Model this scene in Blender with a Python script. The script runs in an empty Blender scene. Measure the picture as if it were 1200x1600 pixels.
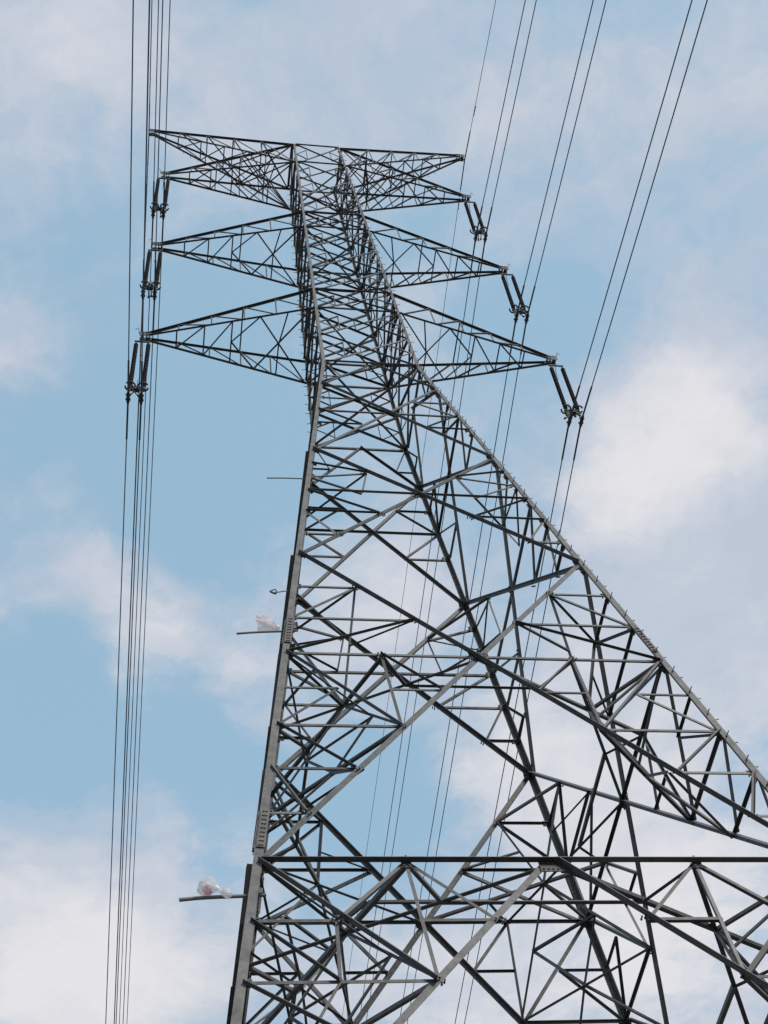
import bpy, bmesh, math, random
from mathutils import Vector, Matrix

random.seed(7)
C = bpy.context.scene.collection
SC = bpy.context.scene

# ------------------------------------------------------------------ camera
CAM_POS = Vector((-7.379, -23.743, 1.6))
cam_d = bpy.data.cameras.new('camera')
cam = bpy.data.objects.new('camera', cam_d)
C.objects.link(cam)
cam_d.sensor_fit = 'AUTO'
cam_d.sensor_width = 36.0
cam_d.lens = 51.87
cam_d.clip_start = 0.1
cam_d.clip_end = 6000.0
_R = Matrix(((0.985454, -0.039855, -0.165203),
             (-0.124187, -0.832487, -0.539948),
             (-0.11601, 0.55261, -0.825327)))
cam.matrix_world = Matrix.Translation(CAM_POS) @ _R.to_4x4()
SC.camera = cam

# ------------------------------------------------------------------ light
SUN_EL, SUN_AZ = math.radians(40), math.radians(150)      # azimuth from +Y (line direction) towards +X
sun_dir = Vector((math.sin(SUN_AZ) * math.cos(SUN_EL), math.cos(SUN_AZ) * math.cos(SUN_EL), math.sin(SUN_EL)))
sun_l = bpy.data.lights.new('sun', 'SUN')
sun_l.energy = 1.5
sun_l.angle = math.radians(11)
sun_l.color = (1.0, 0.95, 0.88)
sun_o = bpy.data.objects.new('sun', sun_l)
sun_o.rotation_euler = sun_dir.to_track_quat('Z', 'Y').to_euler()
sun_o.location = (0, -40, 90)
C.objects.link(sun_o)

SC.view_settings.view_transform = 'Standard'
SC.view_settings.look = 'None'
SC.view_settings.gamma = 1.0
SC.view_settings.exposure = 1.0
SC.view_settings.use_curve_mapping = False

# ------------------------------------------------------------------ sky with clouds
SKY_STRENGTH = 0.15
# soft cloud banks: position on the cloud deck (direction.xy / direction.z), radius, weight
CLOUDS = [
    (0.429, 0.574, 0.152, 0.90),
    (0.526, 0.777, 0.241, 0.75),
    (0.394, 0.961, 0.204, 0.70),
    (0.225, 0.759, 0.131, 0.70),
    (-0.041, 1.182, 0.234, 0.80),
    (0.076, 1.262, 0.194, 0.50),
    (0.012, 0.767, 0.087, 0.60),
    (-0.051, 0.736, 0.078, 0.45),
    (0.100, 0.791, 0.077, 0.55),
    (0.130, 0.885, 0.061, 0.35),
    (-0.068, 0.292, 0.131, 0.35),
    (0.077, 0.305, 0.118, 0.45),
    (0.196, 0.268, 0.137, 0.35),
    (0.387, 0.338, 0.196, 0.35),
    (-0.062, 0.637, 0.050, 0.30),
    (-0.090, 0.510, 0.071, 0.35),
    (0.337, 1.207, 0.216, 0.45),
    (0.613, 1.191, 0.319, 0.70),
    (0.501, 0.680, 0.132, 0.40),
    (0.020, 0.981, 0.079, 0.25),
    (0.116, 0.263, 0.061, 0.25),
    (0.039, 0.326, 0.045, 0.25),
    (0.462, 0.451, 0.088, 0.30),
    (0.477, 0.960, 0.174, 0.50),
    (0.007, 1.109, 0.158, 0.40),
    (-0.078, 0.982, 0.084, 0.30),
    (-0.027, 0.280, 0.068, 0.10),
    (0.346, 1.268, 0.185, 0.25),
    (-0.034, 0.571, 0.103, -0.75),
    (0.061, 0.612, 0.144, -0.90),
    (-0.077, 0.890, 0.149, -0.60),
    (0.058, 0.925, 0.105, -0.50),
    (0.224, 0.988, 0.128, -0.70),
    (0.287, 0.474, 0.091, -0.50),
    (0.200, 0.422, 0.076, -0.30),
    (0.048, 0.474, 0.081, -0.50),
    (-0.032, 0.410, 0.071, -0.20),
    (0.083, 1.048, 0.083, -0.30),
    (0.056, 0.699, 0.053, -0.35),
    (0.059, 0.835, 0.052, -0.40),
    (-0.029, 0.838, 0.058, -0.30),
]
BRIGHT = [
    (0.428, 0.568, 0.120, 0.75),
    (0.401, 0.619, 0.092, 0.30),
    (-0.041, 1.220, 0.240, 0.60),
    (0.012, 0.767, 0.068, 0.35),
    (0.100, 0.791, 0.064, 0.40),
    (0.394, 0.961, 0.188, 0.50),
    (0.225, 0.759, 0.117, 0.35),
    (0.546, 1.210, 0.236, 0.30),
    (0.345, 1.257, 0.184, 0.30),
    (0.529, 0.741, 0.175, 0.10),
    (0.584, 1.131, 0.256, 0.50),
    (0.081, 0.304, 0.053, 0.15),
    (0.569, 0.892, 0.154, 0.35),
    (0.022, 1.202, 0.185, 0.25),
]
world = bpy.data.worlds.new('World')
SC.world = world
world.use_nodes = True
nt = world.node_tree
for n in list(nt.nodes):
    nt.nodes.remove(n)


def N(t, **kw):
    n = nt.nodes.new(t)
    for k, v in kw.items():
        setattr(n, k, v)
    return n


def math_n(op, a, b=None, c=None, clamp=False):
    n = N('ShaderNodeMath', operation=op, use_clamp=clamp)
    for i, v in enumerate((a, b, c)):
        if v is None:
            continue
        if isinstance(v, (int, float)):
            n.inputs[i].default_value = v
        else:
            nt.links.new(v, n.inputs[i])
    return n.outputs[0]


def vmath(op, a, b):
    n = N('ShaderNodeVectorMath', operation=op)
    for i, v in enumerate((a, b)):
        if v is None:
            continue
        if isinstance(v, (tuple, list)):
            n.inputs[i].default_value = v
        else:
            nt.links.new(v, n.inputs[i])
    return n


def smooth(v, a, b, lo=0.0, hi=1.0):
    n = N('ShaderNodeMapRange', interpolation_type='SMOOTHSTEP')
    nt.links.new(v, n.inputs['Value'])
    n.inputs['From Min'].default_value = a
    n.inputs['From Max'].default_value = b
    n.inputs['To Min'].default_value = lo
    n.inputs['To Max'].default_value = hi
    return n.outputs['Result']


def noise(vec, scale, detail=6.0, rough=0.55, off=(0, 0, 0), dist=0.0):
    a = vmath('ADD', vec, off).outputs[0]
    n = N('ShaderNodeTexNoise')
    n.inputs['Scale'].default_value = scale
    n.inputs['Detail'].default_value = detail
    n.inputs['Roughness'].default_value = rough
    n.inputs['Distortion'].default_value = dist
    nt.links.new(a, n.inputs['Vector'])
    return n


tc = N('ShaderNodeTexCoord')
sep = N('ShaderNodeSeparateXYZ')
nt.links.new(tc.outputs['Generated'], sep.inputs[0])
zc = math_n('MAXIMUM', sep.outputs[2], 0.06)
comb = N('ShaderNodeCombineXYZ')
nt.links.new(math_n('DIVIDE', sep.outputs[0], zc), comb.inputs[0])
nt.links.new(math_n('DIVIDE', sep.outputs[1], zc), comb.inputs[1])
deck = comb.outputs[0]
wn = noise(deck, 7.0, 5.0, 0.6, (3.1, 1.7, 0))
warp = vmath('SUBTRACT', wn.outputs['Color'], (0.5, 0.5, 0.5)).outputs[0]
wsc = N('ShaderNodeVectorMath', operation='SCALE')
nt.links.new(warp, wsc.inputs[0])
wsc.inputs['Scale'].default_value = 0.13
deckw = vmath('ADD', deck, wsc.outputs[0]).outputs[0]


def blobs(lst, base):
    tot = base
    for (x, y, r, a) in lst:
        d = vmath('DISTANCE', deckw, (x, y, 0)).outputs['Value']
        m = smooth(d, r, r * 0.1, 0.0, a)
        tot = math_n('ADD', tot, m)
    return tot


n1 = noise(deckw, 5.5, 9.0, 0.62, (0.3, 4.2, 0.5)).outputs['Fac']
n2 = noise(deck, 1.3, 3.0, 0.5, (7.3, 2.2, 1.5)).outputs['Fac']
n3 = noise(deckw, 13.0, 6.0, 0.6, (1.3, 9.2, 2.5)).outputs['Fac']
cov = math_n('ADD', math_n('MULTIPLY', math_n('SUBTRACT', n1, 0.5), 2.1), 0.30)
cov = math_n('ADD', cov, math_n('MULTIPLY', math_n('SUBTRACT', n2, 0.5), 0.5))
cov = blobs(CLOUDS, cov)
cov = math_n('ADD', cov, math_n('MULTIPLY', math_n('SUBTRACT', n3, 0.5), 0.95))
n4 = noise(deckw, 34.0, 5.0, 0.6, (5.3, 1.2, 0.5)).outputs['Fac']
cov = math_n('ADD', cov, math_n('MULTIPLY', math_n('SUBTRACT', n4, 0.5), 0.5))
mask = smooth(cov, -0.1, 0.95)
bri = blobs(BRIGHT, math_n('MULTIPLY', math_n('SUBTRACT', n1, 0.45), 1.6))
bri = math_n('ADD', bri, math_n('MULTIPLY', math_n('SUBTRACT', n3, 0.5), 0.7))
bri = smooth(bri, 0.0, 1.0)

sky = N('ShaderNodeTexSky', sky_type='NISHITA')
sky.sun_disc = False
sky.sun_elevation = SUN_EL
sky.sun_rotation = SUN_AZ
sky.air_density = 1.0
sky.dust_density = 2.5
sky.ozone_density = 1.2

K = 0.5 / SKY_STRENGTH
cc = N('ShaderNodeMix', data_type='RGBA')
nt.links.new(bri, cc.inputs['Factor'])
cc.inputs['A'].default_value = (0.51 * K, 0.575 * K, 0.68 * K, 1)
cc.inputs['B'].default_value = (0.785 * K, 0.775 * K, 0.80 * K, 1)
veil = N('ShaderNodeMix', data_type='RGBA')
veil.inputs['Factor'].default_value = 0.75
nt.links.new(sky.outputs[0], veil.inputs['A'])
veil.inputs['B'].default_value = (0.338 * K, 0.530 * K, 0.655 * K, 1)
mx = N('ShaderNodeMix', data_type='RGBA')
nt.links.new(mask, mx.inputs['Factor'])
nt.links.new(veil.outputs['Result'], mx.inputs['A'])
nt.links.new(cc.outputs['Result'], mx.inputs['B'])
bg = N('ShaderNodeBackground')
bg.inputs['Strength'].default_value = SKY_STRENGTH
nt.links.new(mx.outputs['Result'], bg.inputs['Color'])
wo = N('ShaderNodeOutputWorld')
nt.links.new(bg.outputs[0], wo.inputs[0])


# ------------------------------------------------------------------ materials
def mat(name, col, rough=0.6, metal=0.0, var=0.25, scale=6.0, streak=None, spec=0.4):
    m = bpy.data.materials.new(name)
    m.use_nodes = True
    t = m.node_tree
    b = t.nodes['Principled BSDF']
    b.inputs['Roughness'].default_value = rough
    b.inputs['Metallic'].default_value = metal
    b.inputs['Specular IOR Level'].default_value = spec
    geo = t.nodes.new('ShaderNodeNewGeometry')
    n1 = t.nodes.new('ShaderNodeTexNoise')
    n1.inputs['Scale'].default_value = scale
    n1.inputs['Detail'].default_value = 8
    n1.inputs['Roughness'].default_value = 0.65
    t.links.new(geo.outputs['Position'], n1.inputs['Vector'])
    oi = t.nodes.new('ShaderNodeObjectInfo')
    ad = t.nodes.new('ShaderNodeMath'); ad.operation = 'MULTIPLY_ADD'
    t.links.new(oi.outputs['Random'], ad.inputs[0])
    ad.inputs[1].default_value = 0.5
    ad.inputs[2].default_value = -0.25
    ad2 = t.nodes.new('ShaderNodeMath'); ad2.operation = 'ADD'
    t.links.new(ad.outputs[0], ad2.inputs[0])
    t.links.new(n1.outputs['Fac'], ad2.inputs[1])
    r = t.nodes.new('ShaderNodeValToRGB')
    r.color_ramp.elements[0].position = 0.3
    r.color_ramp.elements[1].position = 0.7
    r.color_ramp.elements[0].color = tuple(c * (1 - var) for c in col) + (1,)
    r.color_ramp.elements[1].color = tuple(min(1, c * (1 + var)) for c in col) + (1,)
    t.links.new(ad2.outputs[0], r.inputs[0])
    out = r.outputs[0]
    if streak:
        n2 = t.nodes.new('ShaderNodeTexNoise')
        n2.inputs['Scale'].default_value = 2.2
        n2.inputs['Detail'].default_value = 10
        n2.inputs['Roughness'].default_value = 0.75
        t.links.new(geo.outputs['Position'], n2.inputs['Vector'])
        rr = t.nodes.new('ShaderNodeValToRGB')
        rr.color_ramp.elements[0].position = 0.54
        rr.color_ramp.elements[1].position = 0.68
        rr.color_ramp.elements[0].color = (0, 0, 0, 1)
        rr.color_ramp.elements[1].color = (0.75, 0.75, 0.75, 1)
        t.links.new(n2.outputs['Fac'], rr.inputs[0])
        mm = t.nodes.new('ShaderNodeMix'); mm.data_type = 'RGBA'
        t.links.new(rr.outputs[0], mm.inputs['Factor'])
        t.links.new(out, mm.inputs['A'])
        mm.inputs['B'].default_value = streak + (1,)
        out = mm.outputs['Result']
    t.links.new(out, b.inputs['Base Color'])
    bp = t.nodes.new('ShaderNodeBump')
    bp.inputs['Strength'].default_value = 0.15
    bp.inputs['Distance'].default_value = 0.01
    t.links.new(n1.outputs['Fac'], bp.inputs['Height'])
    t.links.new(bp.outputs[0], b.inputs['Normal'])
    return m


STEEL = mat('galvanised_steel', (0.065, 0.065, 0.066), 0.55, 0.25, 0.5, 7.0, (0.09, 0.078, 0.065))
STEEL2 = mat('weathered_steel', (0.060, 0.059, 0.058), 0.6, 0.2, 0.42, 9.0, (0.06, 0.052, 0.045))
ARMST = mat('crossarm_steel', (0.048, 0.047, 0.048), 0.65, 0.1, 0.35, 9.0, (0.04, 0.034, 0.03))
DARKM = mat('dark_hardware', (0.028, 0.028, 0.03), 0.6, 0.1, 0.3)
LEGST = mat('leg_steel', (0.090, 0.089, 0.088), 0.6, 0.2, 0.5, 4.0, (0.075, 0.062, 0.05))
BOLT = mat('bolt_steel', (0.07, 0.07, 0.07), 0.5, 0.5, 0.2)
POLY = mat('dark_polymer', (0.016, 0.015, 0.018), 0.55, 0.0, 0.2)
ALU = mat('weathered_aluminium', (0.07, 0.075, 0.085), 0.6, 0.3, 0.2, 2.0)
PIPE = mat('grey_pipe', (0.12, 0.12, 0.12), 0.6, 0.1, 0.2)
CONC = mat('concrete', (0.35, 0.34, 0.32), 0.9, 0.0, 0.2, 3.0)
TEAL = mat('dark_teal_plastic', (0.02, 0.05, 0.07), 0.5, 0.0, 0.2)
GRASS = mat('grass_field', (0.105, 0.098, 0.09), 0.95, 0.0, 0.4, 0.6, (0.10, 0.08, 0.05))


def bag_mat(name, col, red=False):
    m = bpy.data.materials.new(name)
    m.use_nodes = True
    t = m.node_tree
    t.nodes.remove(t.nodes['Principled BSDF'])
    out = t.nodes['Material Output']
    dif = t.nodes.new('ShaderNodeBsdfDiffuse')
    tr = t.nodes.new('ShaderNodeBsdfTranslucent')
    tp = t.nodes.new('ShaderNodeBsdfTransparent')
    gl = t.nodes.new('ShaderNodeBsdfGlossy'); gl.inputs['Roughness'].default_value = 0.3
    geo = t.nodes.new('ShaderNodeTexCoord')
    no = t.nodes.new('ShaderNodeTexNoise'); no.inputs['Scale'].default_value = 9; no.inputs['Detail'].default_value = 6
    t.links.new(geo.outputs['Object'], no.inputs['Vector'])
    if red:
        sp = t.nodes.new('ShaderNodeSeparateXYZ')
        t.links.new(geo.outputs['Object'], sp.inputs[0])
        ma = t.nodes.new('ShaderNodeMath'); ma.operation = 'MULTIPLY_ADD'
        t.links.new(no.outputs['Fac'], ma.inputs[0]); ma.inputs[1].default_value = 0.10
        sq = t.nodes.new('ShaderNodeMath'); sq.operation = 'MULTIPLY'
        t.links.new(sp.outputs[0], sq.inputs[0]); t.links.new(sp.outputs[0], sq.inputs[1])
        sm = t.nodes.new('ShaderNodeMath'); sm.operation = 'MULTIPLY_ADD'
        t.links.new(sq.outputs[0], sm.inputs[0]); sm.inputs[1].default_value = 4.0
        t.links.new(sp.outputs[2], sm.inputs[2])
        t.links.new(sm.outputs[0], ma.inputs[2])
        mr = t.nodes.new('ShaderNodeMapRange')
        t.links.new(ma.outputs[0], mr.inputs['Value'])
        mr.inputs['From Min'].default_value = 0.055
        mr.inputs['From Max'].default_value = 0.105
        mi = t.nodes.new('ShaderNodeMix'); mi.data_type = 'RGBA'
        t.links.new(mr.outputs['Result'], mi.inputs['Factor'])
        mi.inputs['A'].default_value = (0.40, 0.015, 0.035, 1)
        mi.inputs['B'].default_value = col + (1,)
        for s in (dif, tr):
            t.links.new(mi.outputs['Result'], s.inputs['Color'])
    else:
        dif.inputs['Color'].default_value = col + (1,)
        tr.inputs['Color'].default_value = col + (1,)
    m1 = t.nodes.new('ShaderNodeMixShader'); m1.inputs[0].default_value = 0.6
    t.links.new(dif.outputs[0], m1.inputs[1]); t.links.new(tr.outputs[0], m1.inputs[2])
    m2 = t.nodes.new('ShaderNodeMixShader'); m2.inputs[0].default_value = 0.30
    t.links.new(m1.outputs[0], m2.inputs[1]); t.links.new(tp.outputs[0], m2.inputs[2])
    m3 = t.nodes.new('ShaderNodeMixShader'); m3.inputs[0].default_value = 0.03
    t.links.new(m2.outputs[0], m3.inputs[1]); t.links.new(gl.outputs[0], m3.inputs[2])
    t.links.new(m3.outputs[0], out.inputs['Surface'])
    return m


# ------------------------------------------------------------------ helpers
def link(name, mesh, parent=None):
    o = bpy.data.objects.new(name, mesh)
    C.objects.link(o)
    if parent:
        o.parent = parent
    return o


def from_bm(name, bm, m, parent=None, smooth_=False):
    me = bpy.data.meshes.new(name)
    bm.normal_update()
    bm.to_mesh(me); bm.free()
    me.materials.append(m)
    if smooth_:
        for p in me.polygons:
            p.use_smooth = True
    return link(name, me, parent)


def thing(name, label, cat, loc=(0, 0, 0), group=None):
    o = bpy.data.objects.new(name, None)
    C.objects.link(o)
    o.location = loc
    o.empty_display_size = 0.3
    o['label'] = label; o['category'] = cat
    if group:
        o['group'] = group
    return o


def tag(o, label, cat, group=None):
    o['label'] = label; o['category'] = cat
    if group:
        o['group'] = group
    return o


def add_box(bm, mtx, sx, sy, sz):
    vs = [bm.verts.new(mtx @ Vector((x * sx / 2, y * sy / 2, z * sz / 2))) for x in (-1, 1) for y in (-1, 1) for z in (-1, 1)]
    for f in ((0, 1, 3, 2), (4, 6, 7, 5), (0, 4, 5, 1), (2, 3, 7, 6), (0, 2, 6, 4), (1, 5, 7, 3)):
        bm.faces.new([vs[i] for i in f])


def frame(d, n):
    d = d.normalized()
    n = (n - d * n.dot(d)).normalized()
    e = n.cross(d)
    return e, n, d


def add_tube(bm, pts, r, seg=6, caps=True):
    rings = []
    up = Vector((0.13, 0.31, 0.94))
    for i, p in enumerate(pts):
        a = pts[max(i - 1, 0)]; b = pts[min(i + 1, len(pts) - 1)]
        e, n, d = frame(b - a, up if abs((b - a).normalized().dot(up)) < 0.95 else Vector((1, 0, 0)))
        rr = r[i] if isinstance(r, (list, tuple)) else r
        rings.append([bm.verts.new(p + (e * math.cos(t) + n * math.sin(t)) * rr) for t in [2 * math.pi * k / seg for k in range(seg)]])
    for a, b in zip(rings, rings[1:]):
        for k in range(seg):
            bm.faces.new((a[k], a[(k + 1) % seg], b[(k + 1) % seg], b[k]))
    if caps:
        bm.faces.new(rings[0][::-1]); bm.faces.new(rings[-1])


def l_profile(s, t, edge, out):
    """cross-section of an angle bar: flat flange centred on x, second flange on one edge"""
    o = 1 if out else -1
    h = s / 2
    pts = [(-h, 0), (h, 0), (h, o * s), (h - t, o * s), (h - t, o * t), (-h, o * t)]
    if edge < 0:
        pts = [(-x, y) for x, y in pts]
    ar = sum(pts[i][0] * pts[(i + 1) % 6][1] - pts[(i + 1) % 6][0] * pts[i][1] for i in range(6))
    return pts if ar > 0 else pts[::-1]


_cache = {}


def l_mesh(s, t, edge, out, m):
    k = (s, t, edge, out, m.name)
    if k not in _cache:
        pts = l_profile(s, t, edge, out)
        vs = [(x, y, z) for z in (0, 1) for x, y in pts]
        fs = [(i, (i + 1) % 6, 6 + (i + 1) % 6, 6 + i) for i in range(6)]
        # L caps split in two quads each
        idx = {p: i for i, p in enumerate(pts)}
        fs += [tuple(range(5, -1, -1)), tuple(range(6, 12))]
        me = bpy.data.meshes.new('angle_bar')
        me.from_pydata(vs, [], fs)
        me.materials.append(m)
        _cache[k] = me
    return _cache[k]


# ------------------------------------------------------------------ tower geometry (metres)
S, H0 = 1.3, 1.6
LV = {k: v * S + H0 for k, v in dict(T=49.76, l1=47.95, u2=43.25, l2=42.02, u3=37.31, l3=36.05, W=32.82, P4=31.26,
                                     P3=27.144, Q3=25.02, P2=22.22, Q=18.70, P1=13.46).items()}
WT, WW, WP = 0.808 * S, 1.240 * S, 4.0 * S


def wz(z):
    if z >= LV['W']:
        return WW + (WT - WW) * (z - LV['W']) / (LV['T'] - LV['W'])
    return WW + (WP - WW) * (z - LV['W']) / (LV['P1'] - LV['W'])


def dw(z):
    return ((WT - WW) / (LV['T'] - LV['W'])) if z >= LV['W'] else ((WP - WW) / (LV['P1'] - LV['W']))


ROT = [Matrix.Rotation(math.pi / 2 * k, 3, 'Z') for k in range(4)]       # 0 front, 1 right, 2 back, 3 left


def fp(k, u, z, ins=0.0):
    w = wz(z)
    return ROT[k] @ Vector((u * w, -w + ins, z))


def fn(k, z):
    return (ROT[k] @ Vector((0, -1, -dw(z)))).normalized()


tower = thing('transmission_tower', 'tall lattice steel power pylon with four legs and eight crossarms', 'pylon', (0, 0, 0))

MEMBERS = []      # (kind, a, b, n, size, thickness, edge, out, offset)


def member(kind, a, b, n, s, t=None, edge=1, out=False, off=0.0):
    s = s * (0.68 if s > 0.09 else 0.78)
    MEMBERS.append((kind, a, b, n, s, t or max(0.008, s * 0.1), edge, out, off + random.uniform(-0.0015, 0.0015)))


def face_m(kind, k, u1, z1, u2, z2, s, edge=None, out=False, off=None, trim=0.10):
    """angle bar lying on tower face k between (u,z) nodes"""
    def tr(u, z):
        w = wz(z)
        return u if abs(u) < 0.999 else math.copysign(1 - trim / w, u)
    u1, u2 = tr(u1, z1), tr(u2, z2)
    if u1 > u2:
        u1, z1, u2, z2 = u2, z2, u1, z1          # always run to the right seen from outside
    a, b = fp(k, u1, z1), fp(k, u2, z2)
    flat = abs(z1 - z2) < 1e-6
    if edge is None:
        edge = 1 if flat else random.choice((1, 1, -1))
    if flat and not out and s < 0.1:
        s *= 1.2
    if k == 1 and out and not flat:
        edge = 1
    if off is None:
        off = -0.023 if not out else 0.002
    member(kind, a, b, fn(k, (z1 + z2) / 2), s, None, edge, out, off)


def xz(zl, zh):
    return zl + (zh - zl) * wz(zl) / (wz(zl) + wz(zh))


def x_pair(k, zl, zh, s):
    if k != 3:
        face_m('main_brace', k, -1, zl, 1, zh, s, 1, False, -0.023)
        face_m('main_brace', k, -1, zh, 1, zl, s, -1, True, 0.002)
    else:
        face_m('main_brace', k, -1, zl, 1, zh, s, -1, True, 0.002)
        face_m('main_brace', k, -1, zh, 1, zl, s, 1, False, -0.023)


for k in range(4):
    # ---- slender body above the waist
    seq = []
    def split(a, b, n):
        za, zb = LV[a], LV[b]
        return [(za + (zb - za) * i / n, za + (zb - za) * (i + 1) / n) for i in range(n)]
    for (a, b, n, sub) in (('W', 'l3', 2, True), ('l3', 'u3', 1, True), ('u3', 'l2', 3, True), ('l2', 'u2', 1, True),
                           ('u2', 'l1', 3, True), ('l1', 'T', 1, True)):
        for zl, zh in split(a, b, n):
            x_pair(k, zl, zh, 0.105)
            if sub:
                zm = (zl + zh) / 2
                dz = (zh - zl) / 4
                for sd in (-1, 1):
                    face_m('redundant_brace', k, sd, zm, sd * 0.5, zm + dz, 0.05)
                    face_m('redundant_brace', k, sd, zm, sd * 0.5, zm - dz, 0.05)
                    face_m('redundant_brace', k, sd * 0.5, zm + dz, sd * 0.5, zm - dz, 0.045)
    for L in ('T', 'l1', 'u2', 'l2', 'u3', 'l3', 'W'):
        face_m('horizontal_strut', k, -1, LV[L], 1, LV[L], 0.10, -1, True, 0.014)
    # ---- K panel under the waist
    zl, zh = LV['P4'], LV['W']
    for sd in (-1, 1):
        face_m('main_brace', k, sd, zl, 0, zh, 0.11, 1 if sd < 0 else -1, sd > 0)
        zm = (zl + zh) / 2
        face_m('redundant_brace', k, sd, zh - 0.15, sd * 0.62, zl + (zh - zl) * 0.38, 0.06)
        face_m('redundant_brace', k, sd, zl + (zh - zl) * 0.38, sd * 0.62, zl + (zh - zl) * 0.38, 0.05)
    # ---- X panels
    for (a, b, s) in (('P3', 'P4', 0.14), ('P2', 'P3', 0.165), ('P1', 'P2', 0.175)):
        x_pair(k, LV[a], LV[b], s)
    # panel P3-P4
    zl, zh = LV['P3'], LV['P4']
    zc_ = xz(zl, zh)
    def U(z, z0, z1):      # u on the diagonal from (0,z0) to (1,z1)
        t = (z - z0) / (z1 - z0)
        return t * wz(z1) / wz(z)
    zA, zB = S * 30.36 + H0, S * 28.69 + H0
    for sd in (-1, 1):
        face_m('redundant_brace', k, sd, zc_, 0, zc_, 0.07)
        face_m('redundant_brace', k, sd, zA, sd * U(zA, zc_, zh), zA, 0.06)
        face_m('redundant_brace', k, sd, zB, sd * U(zB, zc_, zl), zB, 0.07, -1, True)
        face_m('redundant_brace', k, sd, zc_, sd * U(zA, zc_, zh), zA, 0.07)
        face_m('redundant_brace', k, sd, zc_, sd * U(zB, zc_, zl), zB, 0.08, -1, True)
    # panel P2-P3
    zl, zh, zq = LV['P2'], LV['P3'], LV['Q3']
    z1, z2, ze = S * 24.06 + H0, S * 23.10 + H0, S * 26.02 + H0
    zl1, zl2 = S * 26.40 + H0, S * 25.73 + H0
    for sd in (-1, 1):
        face_m('horizontal_strut', k, sd, zq, 0, zq, 0.10, -1, True, 0.012)
        face_m('redundant_brace', k, sd, zq, sd * U(z1, zq, zl), z1, 0.09, -1, True)
        face_m('redundant_brace', k, sd, z1, sd * U(z1, zq, zl), z1, 0.08, -1, True)
        face_m('redundant_brace', k, sd, z1, sd * U(z2, zq, zl), z2, 0.08)
        face_m('redundant_brace', k, sd, z2, sd * U(z2, zq, zl), z2, 0.07)
        face_m('redundant_brace', k, sd, zl1, sd * U(ze, zq, zh), ze, 0.08, -1, True)
        face_m('redundant_brace', k, sd, zl2, sd * U(ze, zq, zh), ze, 0.065)
        face_m('redundant_brace', k, sd * 0.5, zq, sd * U(ze, zq, zh), ze, 0.065)
        face_m('redundant_brace', k, sd, zl2, sd * 0.5, zq, 0.065)
    # panel P1-P2
    zl, zh, zq = LV['P1'], LV['P2'], LV['Q']
    d1, d2, d3 = S * 16.62 + H0, S * 15.52 + H0, S * 14.48 + H0
    e1, e2 = S * 19.86 + H0, S * 20.98 + H0
    zm = (zq + d1) / 2
    for sd in (-1, 1):
        ud1, ud2, ud3 = U(d1, zq, zl), U(d2, zq, zl), U(d3, zq, zl)
        face_m('horizontal_strut', k, sd, zq, 0, zq, 0.09, 1)
        face_m('redundant_brace', k, sd, zq, sd * ud1, d1, 0.125, -1, True)
        face_m('redundant_brace', k, sd, d1, sd * ud1, d1, 0.075)
        face_m('redundant_brace', k, sd, d1, sd * ud2, d2, 0.11, -1, True)
        face_m('redundant_brace', k, sd, d2, sd * ud2, d2, 0.07)
        face_m('redundant_brace', k, sd, d2, sd * ud3, d3, 0.10, -1, True)
        face_m('redundant_brace', k, sd, d3, sd * ud3, d3, 0.065)
        um = (1 + ud1 * wz(d1) / wz(zq)) / 2 * wz(zq) / wz(zm) * 0.995
        um = 0.72
        face_m('redundant_brace', k, sd, zm, sd * um, zm, 0.06)
        face_m('redundant_brace', k, sd, d1, sd * um, zm, 0.08)
        face_m('redundant_brace', k, sd * 0.5, zq, sd * ud1, d1, 0.095, 1)
        uh = U(zm, zq, zl)
        face_m('redundant_brace', k, sd * 0.5, zq, sd * uh, zm, 0.09, -1, True)
        face_m('redundant_brace', k, sd * 0.475, zm, sd * uh, zm, 0.06)
        ue1, ue2 = U(e1, zq, zh), U(e2, zq, zh)
        face_m('redundant_brace', k, sd, e1, sd * ue1, e1, 0.08)
        face_m('redundant_brace', k, sd, zq, sd * ue1, e1, 0.11, -1, True)
        face_m('redundant_brace', k, sd, e1, sd * ue2, e2, 0.10, 1)
        face_m('redundant_brace', k, sd, e2, sd * ue2, e2, 0.065)
    # ---- waist beam over the splayed base and the base K
    zt, zb = LV['P1'], 8.07 * S + H0
    face_m('main_beam', k, -1, zt, 0, zt, 0.17, -1, True, 0.004)
    face_m('main_beam', k, 0, zt, 1, zt, 0.17, -1, True, 0.004)
    b1, b2 = S * 12.33 + H0, S * 11.28 + H0
    def UB(z):
        return (z - zt) / (zb - zt) * wz(zb) / wz(z)
    for sd in (-1, 1):
        face_m('main_brace', k, sd * 0.02, zt, sd, zb, 0.18, 1 if sd < 0 else -1, sd > 0)
        face_m('redundant_brace', k, sd, zt, sd * UB(b2), b2, 0.16, -1, True)
        face_m('redundant_brace', k, sd, b1, sd * 0.73, b1, 0.075)
        face_m('redundant_brace', k, sd, b2, sd * UB(b2), b2, 0.08)
        face_m('redundant_brace', k, sd, b1, sd * 0.72, b2, 0.12, -1, True)
        face_m('redundant_brace', k, sd * 0.73, b1, sd * 0.72, b2, 0.07)
        face_m('redundant_brace', k, sd * 0.5, zt, sd * UB(b2), b2, 0.08, 1)
        face_m('redundant_brace', k, sd * 0.5, zt, sd * UB(b1), b1, 0.08)
        face_m('redundant_brace', k, sd * 0.48, b1, sd * UB(b1), b1, 0.08, -1)
        face_m('redundant_brace', k, sd * 0.73, b1, sd * 0.5, zt, 0.10, -1)
        zz = [b2, b2 - 1.35, b2 - 2.75]
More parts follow.
